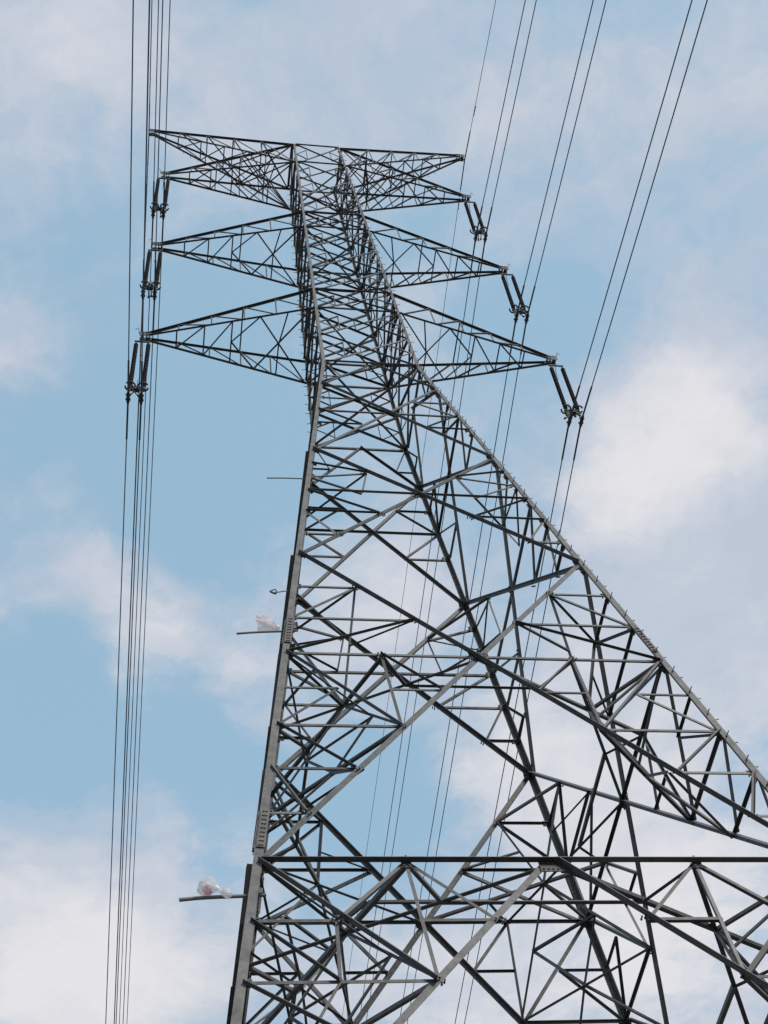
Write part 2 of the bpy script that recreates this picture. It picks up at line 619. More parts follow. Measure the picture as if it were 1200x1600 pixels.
        for i, (za, zb_) in enumerate(zip(zz, zz[1:])):
            face_m('redundant_brace', k, sd, za, sd * UB(zb_), zb_, 0.13 - 0.01 * i, -1, True)
            face_m('redundant_brace', k, sd, zb_, sd * UB(zb_), zb_, 0.075)
        face_m('redundant_brace', k, sd * 0.72, b2, sd * (UB(zz[1]) + 1) / 2, zz[1], 0.06)
        face_m('main_brace', k, sd, zb, 0, zb, 0.16, -1, True, 0.004)
        zg, zk = 0.5, zb - 0.1
        face_m('main_brace', k, sd * 0.02, zb, sd, zg, 0.18, 1 if sd < 0 else -1, sd > 0)
        for i in range(1, 5):
            za = zb + (zg - zb) * i / 5; zp = zb + (zg - zb) * (i - 1) / 5
            ud = (i / 5) * wz(zg) / wz(za)
            face_m('redundant_brace', k, sd, za, sd * ud, za, 0.08)
            face_m('redundant_brace', k, sd, zp, sd * ud, za, 0.12, -1, True)

# ---- plan bracing and hip ties inside the tower
DOWN = Vector((0, 0, -1))


def plan(kind, a, b, s, edge=1, off=0.0, n=DOWN):
    member(kind, a, b, n, s, None, edge, False, off)


for (zt, nodes, s) in ((LV['Q'], (S * 16.62 + H0, S * 15.52 + H0, 0.44, 0.63), 0.11), (LV['P1'], (S * 11.28 + H0, None, 0.445, None), 0.13)):
    w = wz(zt) - 0.06
    za, zb_, ua, ub = nodes
    for k in range(4):
        r = ROT[k]
        mid = r @ Vector((0, -w, zt - 0.06))
        for sd in (-1, 1):
            plan('plan_brace', mid, r @ Vector((sd * w, -w * 0.5, zt - 0.06)), s, 1, 0.003 * sd)
        c1, c2 = r @ Vector((-w * 0.36, -w * 0.82, zt - 0.07)), r @ Vector((w * 0.36, -w * 0.82, zt - 0.07))
        plan('plan_brace', c1, c2, s * 1.0, -1, 0.006)
        plan('plan_brace', r @ Vector((-w * 0.5, -w, zt - 0.07)), c1, 0.09)
        plan('plan_brace', r @ Vector((w * 0.5, -w, zt - 0.07)), c2, 0.09)
        # corner between face k (front) and face k+3 (left): hip ties
        X = r @ Vector((-w * 2 / 3, -w * 2 / 3, zt - 0.08))
        wa = wz(za) - 0.05
        dF = r @ Vector((-ua * wa, -wa, za)); dL = r @ Vector((-wa, -ua * wa, za))
        legq = r @ Vector((-w, -w, zt))
        qF, qL = (X + dF) / 2, (X + dL) / 2
        h1 = (dF + dL) / 2
        plan('hip_tie', X, legq, 0.10)
        plan('hip_tie', X, dF, 0.075); plan('hip_tie', X, dL, 0.075)
        plan('hip_tie', dF, dL, 0.09, -1)
        plan('hip_tie', qF, qL, 0.085)
        plan('hip_tie', qF, h1, 0.08); plan('hip_tie', qL, h1, 0.08)
        plan('hip_tie', qF, legq, 0.06); plan('hip_tie', qL, legq, 0.06)
        if zb_:
            z2_, z1_ = S * 20.98 + H0, S * 19.86 + H0
            w2, w1 = wz(z2_) - 0.05, wz(z1_) - 0.05
            e2F = r @ Vector((-0.62 * w2, -w2, z2_)); e2L = r @ Vector((-w2, -0.62 * w2, z2_))
            e1F = r @ Vector((-0.31 * w1, -w1, z1_)); e1L = r @ Vector((-w1, -0.31 * w1, z1_))
            plan('hip_tie', e2F, e2L, 0.085)
            plan('hip_tie', e2F, X, 0.075); plan('hip_tie', e2L, X, 0.085)
            plan('hip_tie', e1F, (e2F + X) / 2, 0.065); plan('hip_tie', e1L, (e2L + X) / 2, 0.065)
            z3_ = S * 26.02 + H0
            w3 = wz(z3_) - 0.05
            plan('hip_tie', r @ Vector((-0.45 * w3, -w3, z3_)), r @ Vector((-w3, -0.45 * w3, z3_)), 0.08)
            wb = wz(zb_) - 0.05
            d2F = r @ Vector((-ub * wb, -wb, zb_)); d2L = r @ Vector((-wb, -ub * wb, zb_))
            plan('hip_tie', h1, d2F, 0.075); plan('hip_tie', h1, d2L, 0.075)
            plan('hip_tie', d2F, d2L, 0.075)
# internal horizontals at the arm levels and at the P2/P3 levels
for L, s in (('l1', 0.07), ('l2', 0.07), ('l3', 0.07), ('W', 0.08)):
    z = LV[L] - 0.05; w = wz(z) - 0.05
    plan('plan_brace', Vector((-w, -w, z)), Vector((w, w, z)), s, 1)
    plan('plan_brace', Vector((-w, w, z - 0.012)), Vector((w, -w, z - 0.012)), s, 1)

# ------------------------------------------------------------------ legs
def leg_mesh(k):
    """tapered corner leg: one angle per lift, corner outwards, each lift larger than the one above"""
    bm = bmesh.new()
    lifts = [(0.3, LV['P1'] - 1.35, 0.178), (LV['P1'] - 1.35, LV['P1'] + 0.25, 0.176), (LV['P1'] + 0.25, S * 16.62 + H0, 0.170),
             (S * 16.62 + H0, LV['Q'] + 0.1, 0.167), (LV['Q'] + 0.1, LV['P2'] + 0.1, 0.163), (LV['P2'] + 0.1, LV['Q3'], 0.158),
             (LV['Q3'], LV['P3'] + 0.1, 0.152), (LV['P3'] + 0.1, LV['W'], 0.135), (LV['W'], LV['l3'], 0.118), (LV['l3'], LV['l2'], 0.112),
             (LV['l2'], LV['l1'], 0.106), (LV['l1'], LV['T'] + 0.12, 0.10)]
    t0 = 0.018
    r = ROT[k]
    for i, (za, zb, s) in enumerate(lifts):
        g = 0.0015 * (len(lifts) - i)
        rings = []
        for z in (za, zb):
            w = wz(z) + g
            f1, f2 = (s * 0.9, s * 1.12) if k % 2 == 0 else (s * 1.12, s * 0.9)
            pts = [(-w, -w), (-w + f1, -w), (-w + f1, -w + t0), (-w + t0, -w + t0), (-w + t0, -w + f2), (-w, -w + f2)]
            rings.append([bm.verts.new(r @ Vector((x, y, z))) for x, y in pts])
        a, b = rings
        for j in range(6):
            bm.faces.new((a[j], a[(j + 1) % 6], b[(j + 1) % 6], b[j]))
        for ring, fl in ((a, True), (b, False)):
            q1 = [ring[0], ring[1], ring[2], ring[3]]; q2 = [ring[0], ring[3], ring[4], ring[5]]
            for q in (q1, q2):
                bm.faces.new(q[::-1] if fl else q)
    return bm


bolt_bm = bmesh.new()
add_tube(bolt_bm, [Vector((0, 0, 0)), Vector((0, 0, 0.135))], 0.010, 6)
add_tube(bolt_bm, [Vector((0, 0, 0.122)), Vector((0, 0, 0.137))], 0.016, 6)
add_tube(bolt_bm, [Vector((0, 0, 0.0)), Vector((0, 0, 0.018))], 0.022, 6)
STEP_ME = bpy.data.meshes.new('step_bolt')
bolt_bm.to_mesh(STEP_ME); bolt_bm.free()
STEP_ME.materials.append(BOLT)


def plate_mesh(w, h, t, nx, nz, m, edge=0.05):
    """rectangular plate with two rows of bolt heads"""
    bm = bmesh.new()
    add_box(bm, Matrix.Translation((0, t / 2, 0)), w, t, h)
    for i in range(nx):
        for j in range(nz):
            x = (i - (nx - 1) / 2) * (w - 2 * edge) / max(nx - 1, 1)
            z = (j - (nz - 1) / 2) * (h - 2 * edge) / max(nz - 1, 1)
            add_tube(bm, [Vector((x, t - 0.002, z)), Vector((x, t + 0.02, z))], 0.021, 6)
            add_tube(bm, [Vector((x, -0.045, z)), Vector((x, 0.001, z))], 0.016, 6)
    me = bpy.data.meshes.new('bolted_plate')
    bm.to_mesh(me); bm.free()
    me.materials.append(m)
    return me


SPL = plate_mesh(0.15, 1.05, 0.014, 2, 9, LEGST)
LEGNODE = plate_mesh(0.20, 0.34, 0.012, 2, 3, STEEL2)
XNODE = plate_mesh(0.40, 0.28, 0.014, 4, 3, STEEL2)
BEAMNODE = plate_mesh(0.55, 0.26, 0.016, 6, 2, STEEL2, 0.06)
BODYNODE = plate_mesh(0.18, 0.17, 0.010, 2, 2, STEEL2, 0.04)

bm = bmesh.new()
for (bx, bz) in ((-0.07, -0.03), (0.0, 0.035), (0.075, 0.0), (-0.02, -0.075)):
    add_tube(bm, [Vector((bx, -0.06, bz)), Vector((bx, 0.035, bz))], 0.012, 6)
    add_tube(bm, [Vector((bx, 0.016, bz)), Vector((bx, 0.034, bz))], 0.021, 6)
    add_tube(bm, [Vector((bx, -0.046, bz)), Vector((bx, -0.026, bz))], 0.021, 6)
NBOLT = bpy.data.meshes.new('bolt_cluster')
bm.to_mesh(NBOLT); bm.free()
NBOLT.materials.append(BOLT)

for k in range(4):
    leg = from_bm('leg', leg_mesh(k), LEGST, tower)
    r = ROT[k]
    for zc_s in (S * 19.35 + H0, LV['P1'] + 0.82):
        w = wz(zc_s)
        for fk, ang, px, py in ((0, math.pi, -w + 0.082, -w - 0.026), (3, math.pi / 2, -w - 0.026, -w + 0.082)):
            o = link('splice_plate', SPL, leg)
            nrm = r @ (Vector((0, -1, -dw(zc_s))) if fk == 0 else Vector((-1, 0, -dw(zc_s))))
            axis = (r @ Vector((-dw(zc_s), -dw(zc_s), 1))).normalized() * 1.0
            axis = (r @ Vector((-dw(zc_s) * 1.0, -dw(zc_s) * 1.0, 1))).normalized()
            n_ = (nrm - axis * nrm.dot(axis)).normalized()
            e_ = n_.cross(axis)
            mt = Matrix((e_, n_, axis)).transposed().to_4x4()
            o.matrix_world = Matrix.Translation(r @ Vector((px, py, zc_s)) + n_ * 0.001) @ mt
    if k in (1, 3):           # climbing legs: right front and left rear
        z = 4.0
        while z < LV['T']:
            w = wz(z)
            for pos, nrm in ((Vector((-w + 0.07, -w - 0.01, z)), Vector((0, -1, 0))), (Vector((-w - 0.01, -w + 0.07, z + 0.12)), Vector((-1, 0, 0)))):
                o = link('step_bolt', STEP_ME, leg)
                nn = r @ nrm + Vector((random.uniform(-0.09, 0.09), random.uniform(-0.09, 0.09), random.uniform(-0.12, 0.08)))
                if random.random() < 0.06:
                    nn += Vector((0.2, 0.1, -0.5))
                o.matrix_world = Matrix.Translation(r @ pos) @ nn.to_track_quat('Z', 'Y').to_matrix().to_4x4()
            z += 0.82 if z < LV['W'] else 0.62
    # concrete stub
    bm = bmesh.new()
    w0 = wz(0.3)
    c = r @ Vector((-w0 + 0.08, -w0 + 0.08, 0.0))
    add_tube(bm, [c + Vector((0, 0, -0.5)), c + Vector((0, 0, 0.38)), c + Vector((0, 0, 0.45))], [0.55, 0.5, 0.44], 20)
    from_bm('concrete_footing', bm, CONC, tower)

    # gussets on this face
    def gus(me, u, z, off):
        o = link('gusset_plate', me, tower)
        n_ = fn(k, z)
        e_ = (r @ Vector((1, 0, 0)))
        up = n_.cross(e_) * -1
        up = e_.cross(n_)
        if up.z < 0:
            up = -up
        e2 = n_.cross(up)
        o.matrix_world = Matrix.Translation(fp(k, u, z) + n_ * off) @ Matrix((e2, n_, up)).transposed().to_4x4()
    def nb(u, z):
        for sd in (-1, 1):
            o = link('bolt_cluster', NBOLT, tower)
            n_ = fn(k, z)
            o.matrix_world = Matrix.Translation(fp(k, sd * u, z)) @ n_.to_track_quat('Y', 'Z').to_matrix().to_4x4()
    zq_ = LV['Q']
    def UU(z, z0, z1):
        return (z - z0) / (z1 - z0) * wz(z1) / wz(z)
    for zu in (16.62, 15.52, 14.48):
        nb(UU(S * zu + H0, zq_, LV['P1']), S * zu + H0)
    for zu in (19.86, 20.98):
        nb(UU(S * zu + H0, zq_, LV['P2']), S * zu + H0)
    nb(0.5, LV['Q']); nb(0.5, LV['P1'] + 0.05); nb(0.23, S * 12.33 + H0); nb(0.445, S * 11.28 + H0); nb(0.73, S * 12.33 + H0)
    nb(0.36, S * 24.06 + H0); nb(0.70, S * 23.10 + H0); nb(0.46, S * 26.02 + H0)
    gus(BEAMNODE, 0.0, LV['P1'] - 0.16, -0.014)
    gus(XNODE, 0.0, LV['Q'], -0.0125)
    gus(LEGNODE, 0.0, LV['Q3'], -0.011)
    gus(BODYNODE, 0.0, xz(LV['P3'], LV['P4']), -0.010)
    for L in ('P4', 'P3', 'P2', 'P1', 'Q'):
        for sd in (-1, 1):
            gus(LEGNODE, sd * (1 - 0.15 / wz(LV[L])), LV[L], -0.035)
    for zu in (16.62, 15.52, 14.48, 19.86, 20.98, 12.33, 11.28, 24.06, 23.10, 25.73, 26.40, 25.0, 28.69, 30.36):
        for sd in (-1, 1):
            gus(BODYNODE, sd * (1 - 0.14 / wz(S * zu + H0)), S * zu + H0, -0.0345)
    for L in ('W', 'l3', 'u3', 'l2', 'u2', 'l1', 'T'):
        for sd in (-1, 1):
            gus(BODYNODE, sd * (1 - 0.12 / wz(LV[L])), LV[L], -0.0335)
    for sd in (-1, 1):
        gus(BODYNODE, sd * 0.5, LV['P1'] - 0.1, -0.0105)

# ------------------------------------------------------------------ cross-arms
def arm(sd, a_tip, z_tip, zlo, zup, full, steps):
    root = bpy.data.objects.new('cross_arm', None)
    C.objects.link(root); root.parent = tower
    wl, wu = wz(zlo), wz(zup)
    tx = sd * (a_tip - 0.12)
    P = {'FL': (Vector((sd * wl, -wl, zlo)), Vector((tx, -0.09, z_tip))),
         'BL': (Vector((sd * wl, wl, zlo)), Vector((tx, 0.09, z_tip))),
         'FU': (Vector((sd * wu, -wu, zup)), Vector((tx, -0.09, z_tip + 0.16))),
         'BU': (Vector((sd * wu, wu, zup)), Vector((tx, 0.09, z_tip + 0.16)))}
    def pt(c, s):           # s = 0 at tip, 1 at root
        r0, t0 = P[c]
        return t0.lerp(r0, s)
    out = []
    def bar(kind, a, b, n, s, edge=1, off=0.0):
        s = s if kind == 'chord' else min(s, 0.05)
        out.append((kind, a, b, n, s, max(0.007, s * 0.1), edge, False, off + random.uniform(-0.002, 0.002)))
    up, dn, fr, bk = Vector((0, 0, 1)), Vector((0, 0, -1)), Vector((0, -1, 0)), Vector((0, 1, 0))
    for c, n, e in (('FL', dn, 1), ('BL', dn, 1), ('FU', up, -1), ('BU', up, -1)):
        sz = 0.092 if c in ('BL', 'FU') else 0.075
        bar('chord', pt(c, 0), pt(c, 1), n, sz, e * sd)
    L = 0.05
    # bottom face: struts, zigzag, K and the root X
    for s in (0.18, 0.345, 0.51):
        bar('lacing_bar', pt('FL', s), pt('BL', s), dn, L)
    bar('lacing_bar', pt('FL', 0.345), pt('BL', 0.18), dn, L, 1, 0.01)
    bar('lacing_bar', pt('FL', 0.51), pt('BL', 0.345), dn, L, 1, 0.01)
    mid = (pt('FL', 0.51) + pt('BL', 0.51)) / 2
    bar('lacing_bar', pt('FL', 0.675), mid, dn, L, 1, 0.01)
    bar('lacing_bar', mid, pt('BL', 0.66), dn, L, 1, 0.008)
    bar('lacing_bar', pt('FL', 0.675), pt('BL', 0.985), dn, L, 1, 0.012)
    bar('lacing_bar', pt('FL', 0.985), pt('BL', 0.66), dn, L, -1, 0.002)
    xx = (pt('FL', 0.80) + pt('BL', 0.80)) / 2
    bar('lacing_bar', pt('FL', 0.84), xx, dn, 0.055)
    bar('lacing_bar', xx, pt('BL', 0.80), dn, 0.055)
    # top face
    bar('lacing_bar', pt('FU', 0.575), pt('BU', 0.575), up, L)
    if full:
        for s0, s1 in ((0.2, 0.39), (0.39, 0.575), (0.575, 0.78), (0.78, 0.985)):
            bar('lacing_bar', pt('FU', s0), pt('BU', s1), up, 0.06, 1, 0.01)
            bar('lacing_bar', pt('FU', s1), pt('BU', s1), up, 0.055)
        bar('lacing_bar', pt('FU', 0.985), pt('BU', 0.575), up, 0.06, -1, 0.002)
    # front and rear faces
    for A, B, n in (('FU', 'FL', fr), ('BU', 'BL', bk)):
        for s in (0.19, 0.385, 0.58, 0.77):
            bar('lacing_bar', pt(A, s), pt(B, s), n, 0.055)
        for s0, s1 in ((0.19, 0.385), (0.385, 0.58), (0.58, 0.77), (0.77, 0.985)):
            bar('lacing_bar', pt(A, s0), pt(B, s1), n, 0.055, 1, 0.008)
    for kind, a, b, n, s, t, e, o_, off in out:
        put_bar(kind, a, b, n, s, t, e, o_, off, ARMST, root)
    # tip plates
    bm = bmesh.new()
    for y in (-0.115, 0.115):
        add_box(bm, Matrix.Translation((tx + sd * 0.02, y, z_tip + 0.08)), 0.42, 0.016, 0.30)
    add_box(bm, Matrix.Translation((tx + sd * 0.16, 0, z_tip + 0.08)), 0.014, 0.214, 0.30)
    for x in (-0.12, 0.0, 0.1):
        for z in (-0.05, 0.08):
            add_tube(bm, [Vector((tx + sd * x, -0.15, z_tip + 0.08 + z)), Vector((tx + sd * x, 0.15, z_tip + 0.08 + z))], 0.018, 6)
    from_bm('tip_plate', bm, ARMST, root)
    if steps:
        for i in range(12):
            p = pt('BL', 0.22 + i * 0.055)
            o = link('step_bolt', STEP_ME, root)
            o.matrix_world = Matrix.Translation(p) @ Vector((0, 0.8, -0.6)).to_track_quat('Z', 'Y').to_matrix().to_4x4()
    return root


def put_bar(kind, a, b, n, s, t, edge, out, off, m, parent):
    e, n2, d = frame(b - a, n)
    o = link(kind, l_mesh(round(s, 3), round(t, 4), edge, out, m), parent)
    mt = Matrix((e, n2, d * (b - a).length)).transposed().to_4x4()
    o.matrix_world = Matrix.Translation(a + n2 * off) @ mt
    return o


ARMS = [(5.694 * S, 52.13 * S + H0 - 0.1, 'l1', 'T', True), (5.241 * S, LV['l1'], 'l1', 'T', True),
        (5.444 * S, LV['l2'] - 0.02, 'l2', 'u2', False), (5.702 * S, LV['l3'] - 0.1, 'l3', 'u3', False)]
for sd in (-1, 1):
    for i_, (a, z, lo, hi, full) in enumerate(ARMS):
        arm(sd, a, z, LV[lo], LV[hi], full, i_ == 0)

# ------------------------------------------------------------------ place the bracing: the 300 largest in view of a kind singly
def view_len(a, b):
    m = cam.matrix_world.inverted()
    p, q = m @ a, m @ b
    if p.z > -0.5 or q.z > -0.5:
        return 0.0
    pa, qa = Vector((p.x / -p.z, p.y / -p.z)), Vector((q.x / -q.z, q.y / -q.z))
    mid = (pa + qa) / 2
    inside = abs(mid.x) < 0.27 and abs(mid.y) < 0.36
    return (pa - qa).length * (1 if inside else 0.05)


by = {}
for mb in MEMBERS:
    by.setdefault(mb[0], []).append(mb)
for kind, lst in by.items():
    lst.sort(key=lambda q: -view_len(q[1], q[2]))
    for i, (kd, a, b, n, s, t, e, o_, off) in enumerate(lst):
        if i < 298:
            put_bar(kind, a, b, n, s, t, e, o_, off, STEEL if s > 0.06 else STEEL2, tower)
    rest = lst[298:]
    if rest:
        bm = bmesh.new()
        for (kd, a, b, n, s, t, e, o_, off) in rest:
            ex, n2, d = frame(b - a, n)
            prof = l_profile(s, t, e, o_)
            ring = [[bm.verts.new(p0 + n2 * off + ex * x + n2 * y) for x, y in prof] for p0 in (a, b)]
            for j in range(6):
                bm.faces.new((ring[0][j], ring[0][(j + 1) % 6], ring[1][(j + 1) % 6], ring[1][j]))
            bm.faces.new(ring[0][::-1]); bm.faces.new(ring[1])
        o = from_bm(kind, bm, STEEL2, tower)
        o['kind'] = 'stuff'

# ------------------------------------------------------------------ insulators
def lathe(bm, prof, base, seg=10):
    rings = []
    for r_, z in prof:
        rings.append([bm.verts.new(base + Vector((r_ * math.cos(t), r_ * math.sin(t), z))) for t in [2 * math.pi * i / seg for i in range(seg)]])
    for a, b in zip(rings, rings[1:]):
        for i in range(seg):
            bm.faces.new((a[i], b[i], b[(i + 1) % seg], a[(i + 1) % seg]))


STR_LEN = 3.22
prof = [(0.0, 0.0), (0.022, 0.0), (0.022, -0.10), (0.034, -0.12)]
z = -0.14
i = 0
while z > -STR_LEN + 0.14:
    ro = 0.080 if i % 2 == 0 else 0.070
    prof += [(0.054, z), (ro, z - 0.026), (ro, z - 0.034), (0.054, z - 0.040)]
    z -= 0.055
    i += 1
prof += [(0.032, -STR_LEN + 0.10), (0.022, -STR_LEN + 0.09), (0.022, -STR_LEN), (0, -STR_LEN)]
bm = bmesh.new()
lathe(bm, prof, Vector((0, 0, 0)), 9)
STRING_ME = bpy.data.meshes.new('insulator_string')
bm.to_mesh(STRING_ME); bm.free(); STRING_ME.materials.append(POLY)
bm = bmesh.new()
R1 = 0.165
add_tube(bm, [Vector((R1 * math.cos(t), R1 * math.sin(t), 0)) for t in [math.radians(20 + i * 320 / 22) for i in range(23)]], 0.030, 8)
add_tube(bm, [Vector((0, 0, -0.02)), Vector((R1 * math.cos(math.radians(60)), R1 * math.sin(math.radians(60)), 0))], 0.012, 6)
add_tube(bm, [Vector((0, 0, -0.02)), Vector((R1 * math.cos(math.radians(240)), R1 * math.sin(math.radians(240)), 0))], 0.012, 6)
RING_ME = bpy.data.meshes.new('grading_ring')
bm.to_mesh(RING_ME); bm.free(); RING_ME.materials.append(DARKM)

SP = 0.1615 * S            # half spacing of the twin bundle
DROP = 3.30 * S
SWING = -0.137 * S
ROWN = {1: 'upper', 2: 'middle', 3: 'lower'}


def insulator_set(ai, sd):
    a, z_tip = ARMS[ai][0], ARMS[ai][1]
    px = sd * a
    side = 'left' if sd < 0 else 'right'
    t = thing('insulator_set', 'twin dark insulator strings hanging from the %s %s crossarm tip' % (ROWN[ai], side), 'insulator',
              (px, 0, z_tip - 0.05), 'twin insulator sets under the crossarm tips')
    # local coordinates: origin under the arm tip
    swing = math.atan2(SWING, DROP)
    bm = bmesh.new()
    zt = -0.26
    add_box(bm, Matrix.Translation((0, 0, zt)), 2 * SP + 0.12, 0.05, 0.06)
    for sx in (-1, 1):
        add_tube(bm, [Vector((sx * SP, 0, zt)), Vector((sx * SP, 0, zt - 0.12))], 0.024, 6)
    add_tube(bm, [Vector((0, 0, 0.02)), Vector((0, 0, zt))], 0.03, 6)
    from_bm('hanger_bracket', bm, DARKM, t)
    dx = math.tan(swing)
    for sx in (-1, 1):
        o = link('insulator_string', STRING_ME, t)
        o.location = (sx * SP, 0, zt - 0.10); o.rotation_euler = (0, -swing, 0)
        zb = zt - 0.10 - STR_LEN + 0.09
        g = link('grading_ring', RING_ME, o)
        g.location = (0, 0, -STR_LEN + 0.08)
        g.rotation_euler = (0, 0, math.radians(200 if sx < 0 else -10))
    zb = zt - 0.10 - STR_LEN
    xo = dx * (-1) * (zb) if False else SWING * (-zb) / DROP
    bm = bmesh.new()
    # yoke plate: a trapezoid with bolts
    vs = []
    for y in (-0.014, 0.014):
        vs.append([bm.verts.new(Vector((xo + x, y, zb + zz))) for x, zz in ((-SP - 0.07, 0.05), (SP + 0.07, 0.05), (SP + 0.09, -0.10), (0.10, -0.20), (-0.10, -0.20), (-SP - 0.09, -0.10))])
    bm.faces.new(vs[0][::-1]); bm.faces.new(vs[1])
    for i in range(6):
        bm.faces.new((vs[0][i], vs[0][(i + 1) % 6], vs[1][(i + 1) % 6], vs[1][i]))
    for x in (-SP, -0.09, 0.09, SP):
        add_tube(bm, [Vector((xo + x, -0.07, zb - 0.03)), Vector((xo + x, 0.07, zb - 0.03))], 0.026, 6)
    add_box(bm, Matrix.Translation((xo, 0, zb - 0.16)), 0.22, 0.16, 0.05)
    from_bm('yoke_plate', bm, DARKM, t)
    zc2 = -DROP + 0.05
    xo2 = SWING
    for sx in (-1, 1):
        bm = bmesh.new()
        x = xo2 + sx * SP
        add_tube(bm, [Vector((xo + sx * SP, 0, zb - 0.08)), Vector((x, 0, zc2 + 0.04))], 0.028, 6)
        add_tube(bm, [Vector((x, yy, zc2 - 0.03 - 0.25 * yy * yy)) for yy in (-0.26, -0.15, 0, 0.15, 0.26)], [0.03, 0.055, 0.065, 0.055, 0.03], 8)
        for yy in (-0.09, 0.09):
            add_box(bm, Matrix.Translation((x, yy, zc2)), 0.17, 0.05, 0.05)
        from_bm('suspension_clamp', bm, DARKM, t)
    # counterweight lumps and horns between the clamps
    rr = random.Random(ai * 2 + sd)
    bm = bmesh.new()
    for i in range(6):
        ang = rr.uniform(0, 6.28); l = rr.uniform(0.16, 0.27)
        p0 = Vector((xo2 + rr.uniform(-0.1, 0.1), 0, zb - 0.2))
        p1 = p0 + Vector((l * 0.75 * math.cos(ang), l * math.sin(ang), -rr.uniform(0.05, 0.3)))
        add_tube(bm, [p0, p0.lerp(p1, 0.5) + Vector((0, 0, -0.03)), p1], [0.016, 0.02, 0.018], 6)
        add_tube(bm, [p1, p1 + (p1 - p0).normalized() * 0.07], 0.038, 8)
    from_bm('counterweight', bm, DARKM, t)
    bm = bmesh.new()
    add_tube(bm, [Vector((xo + 0.02, 0.12, zb + 0.0)), Vector((xo + 0.03, 0.20, zb + 0.35)), Vector((xo + 0.05, 0.12, zb + 0.75))], 0.011, 6)
    from_bm('arcing_horn', bm, DARKM, t)
    bm = bmesh.new()
    add_tube(bm, [Vector((0.0, 0.05, -0.15)), Vector((0.01, 0.22, -0.5)), Vector((-0.02, 0.20, -0.95))], 0.011, 6)
    add_tube(bm, [Vector((sd * 0.12, -0.05, 0.2)), Vector((sd * 0.16, -0.18, 0.42)), Vector((sd * 0.26, -0.14, 0.36))], 0.011, 6)
    from_bm('arcing_horn', bm, DARKM, t)
    return t


for sd in (-1, 1):
    for ai in (1, 2, 3):
        insulator_set(ai, sd)

# ------------------------------------------------------------------ wires
KN, CN, TN, KF, CF, TF = 0.21422, 0.000798 / S, -0.014668, 0.094793, 0.000324 / S, 0.000171


def wire_pts(p, kn, cn, kf, cf):
    pts = []
    for t in (210, 170, 135, 105, 80, 60, 45, 33, 24, 17, 12, 8, 5, 3, 1.5, 0.7):
        pts.append(p + Vector((TN * t, -t, -kn * t + cn * t * t)))
    pts.append(p.copy())
    for t in (0.7, 1.5, 3, 5, 8, 12, 17, 24, 33, 45, 60, 80, 105, 135, 170, 210, 250, 290, 330):
        pts.append(p + Vector((TF * t, t, -kf * t + cf * t * t)))
    return pts


def damper(parent, c, d):
    bm = bmesh.new()
    dn = Vector((0, 0, -0.09))
    add_box(bm, Matrix.Translation(c + dn * 0.4), 0.04, 0.06, 0.10)
    add_tube(bm, [c + dn + d * -0.22, c + dn * 1.1, c + dn + d * 0.22], 0.010, 6)
    for s_ in (-1, 1):
        add_tube(bm, [c + dn + d * (s_ * 0.14), c + dn + d * (s_ * 0.24)], 0.026, 8)
    from_bm('vibration_damper', bm, ALU, parent)


WIRE_R = 0.0185
for sd in (-1, 1):
    side = 'left' if sd < 0 else 'right'
    for ai in (1, 2, 3):
        a, z_tip = ARMS[ai][0], ARMS[ai][1]
        for sx in (-1, 1):
            which = 'outer' if sx == sd else 'inner'
            p = Vector((sd * a + SWING + sx * SP, 0, z_tip - DROP))
            pts = wire_pts(p, KN, CN, KF, CF)
            bm = bmesh.new()
            add_tube(bm, pts, WIRE_R, 6)
            o = from_bm('conductor_wire', bm, ALU)
            tag(o, '%s wire of the twin pair under the %s %s crossarm' % (which, ROWN[ai], side), 'power line', 'twin conductor wires')
            bm = bmesh.new()
            add_tube(bm, [q for q in pts if -1.6 < q.y < 1.6], 0.032, 8)
            from_bm('armour_rod', bm, ALU, o)
    a, z_tip = ARMS[0][0], ARMS[0][1]
    p = Vector((sd * (a + 0.0875 * S), 0, z_tip - 0.06548 * S))
    kn, kf = 0.2147, 0.09057
    pts = wire_pts(p, kn, kn / (KN / CN), kf, kf / (KF / CF))
    bm = bmesh.new()
    add_tube(bm, pts, 0.013 if sd > 0 else 0.022, 6)
    o = from_bm('earth_wire', bm, ALU)
    tag(o, 'thin earth wire past the tip of the topmost %s crossarm' % side, 'wire', 'earth wires at the tower top')
    bm = bmesh.new()
    add_tube(bm, [q for q in pts if -1.6 < q.y < 1.6], 0.027, 8)
    add_tube(bm, [p + Vector((-sd * 0.22, 0, 0.10)), p + Vector((-sd * 0.05, 0, 0.02)), p], 0.03, 6)
    from_bm('suspension_clamp', bm, ALU, o)
    for y in (-2.6, 2.2):
        t_ = abs(y)
        c = p + Vector(((TN if y < 0 else TF) * t_, y, -(kn if y < 0 else kf) * t_))
        damper(o, c, Vector((0, 1, -0.15 if y > 0 else 0.2)).normalized())

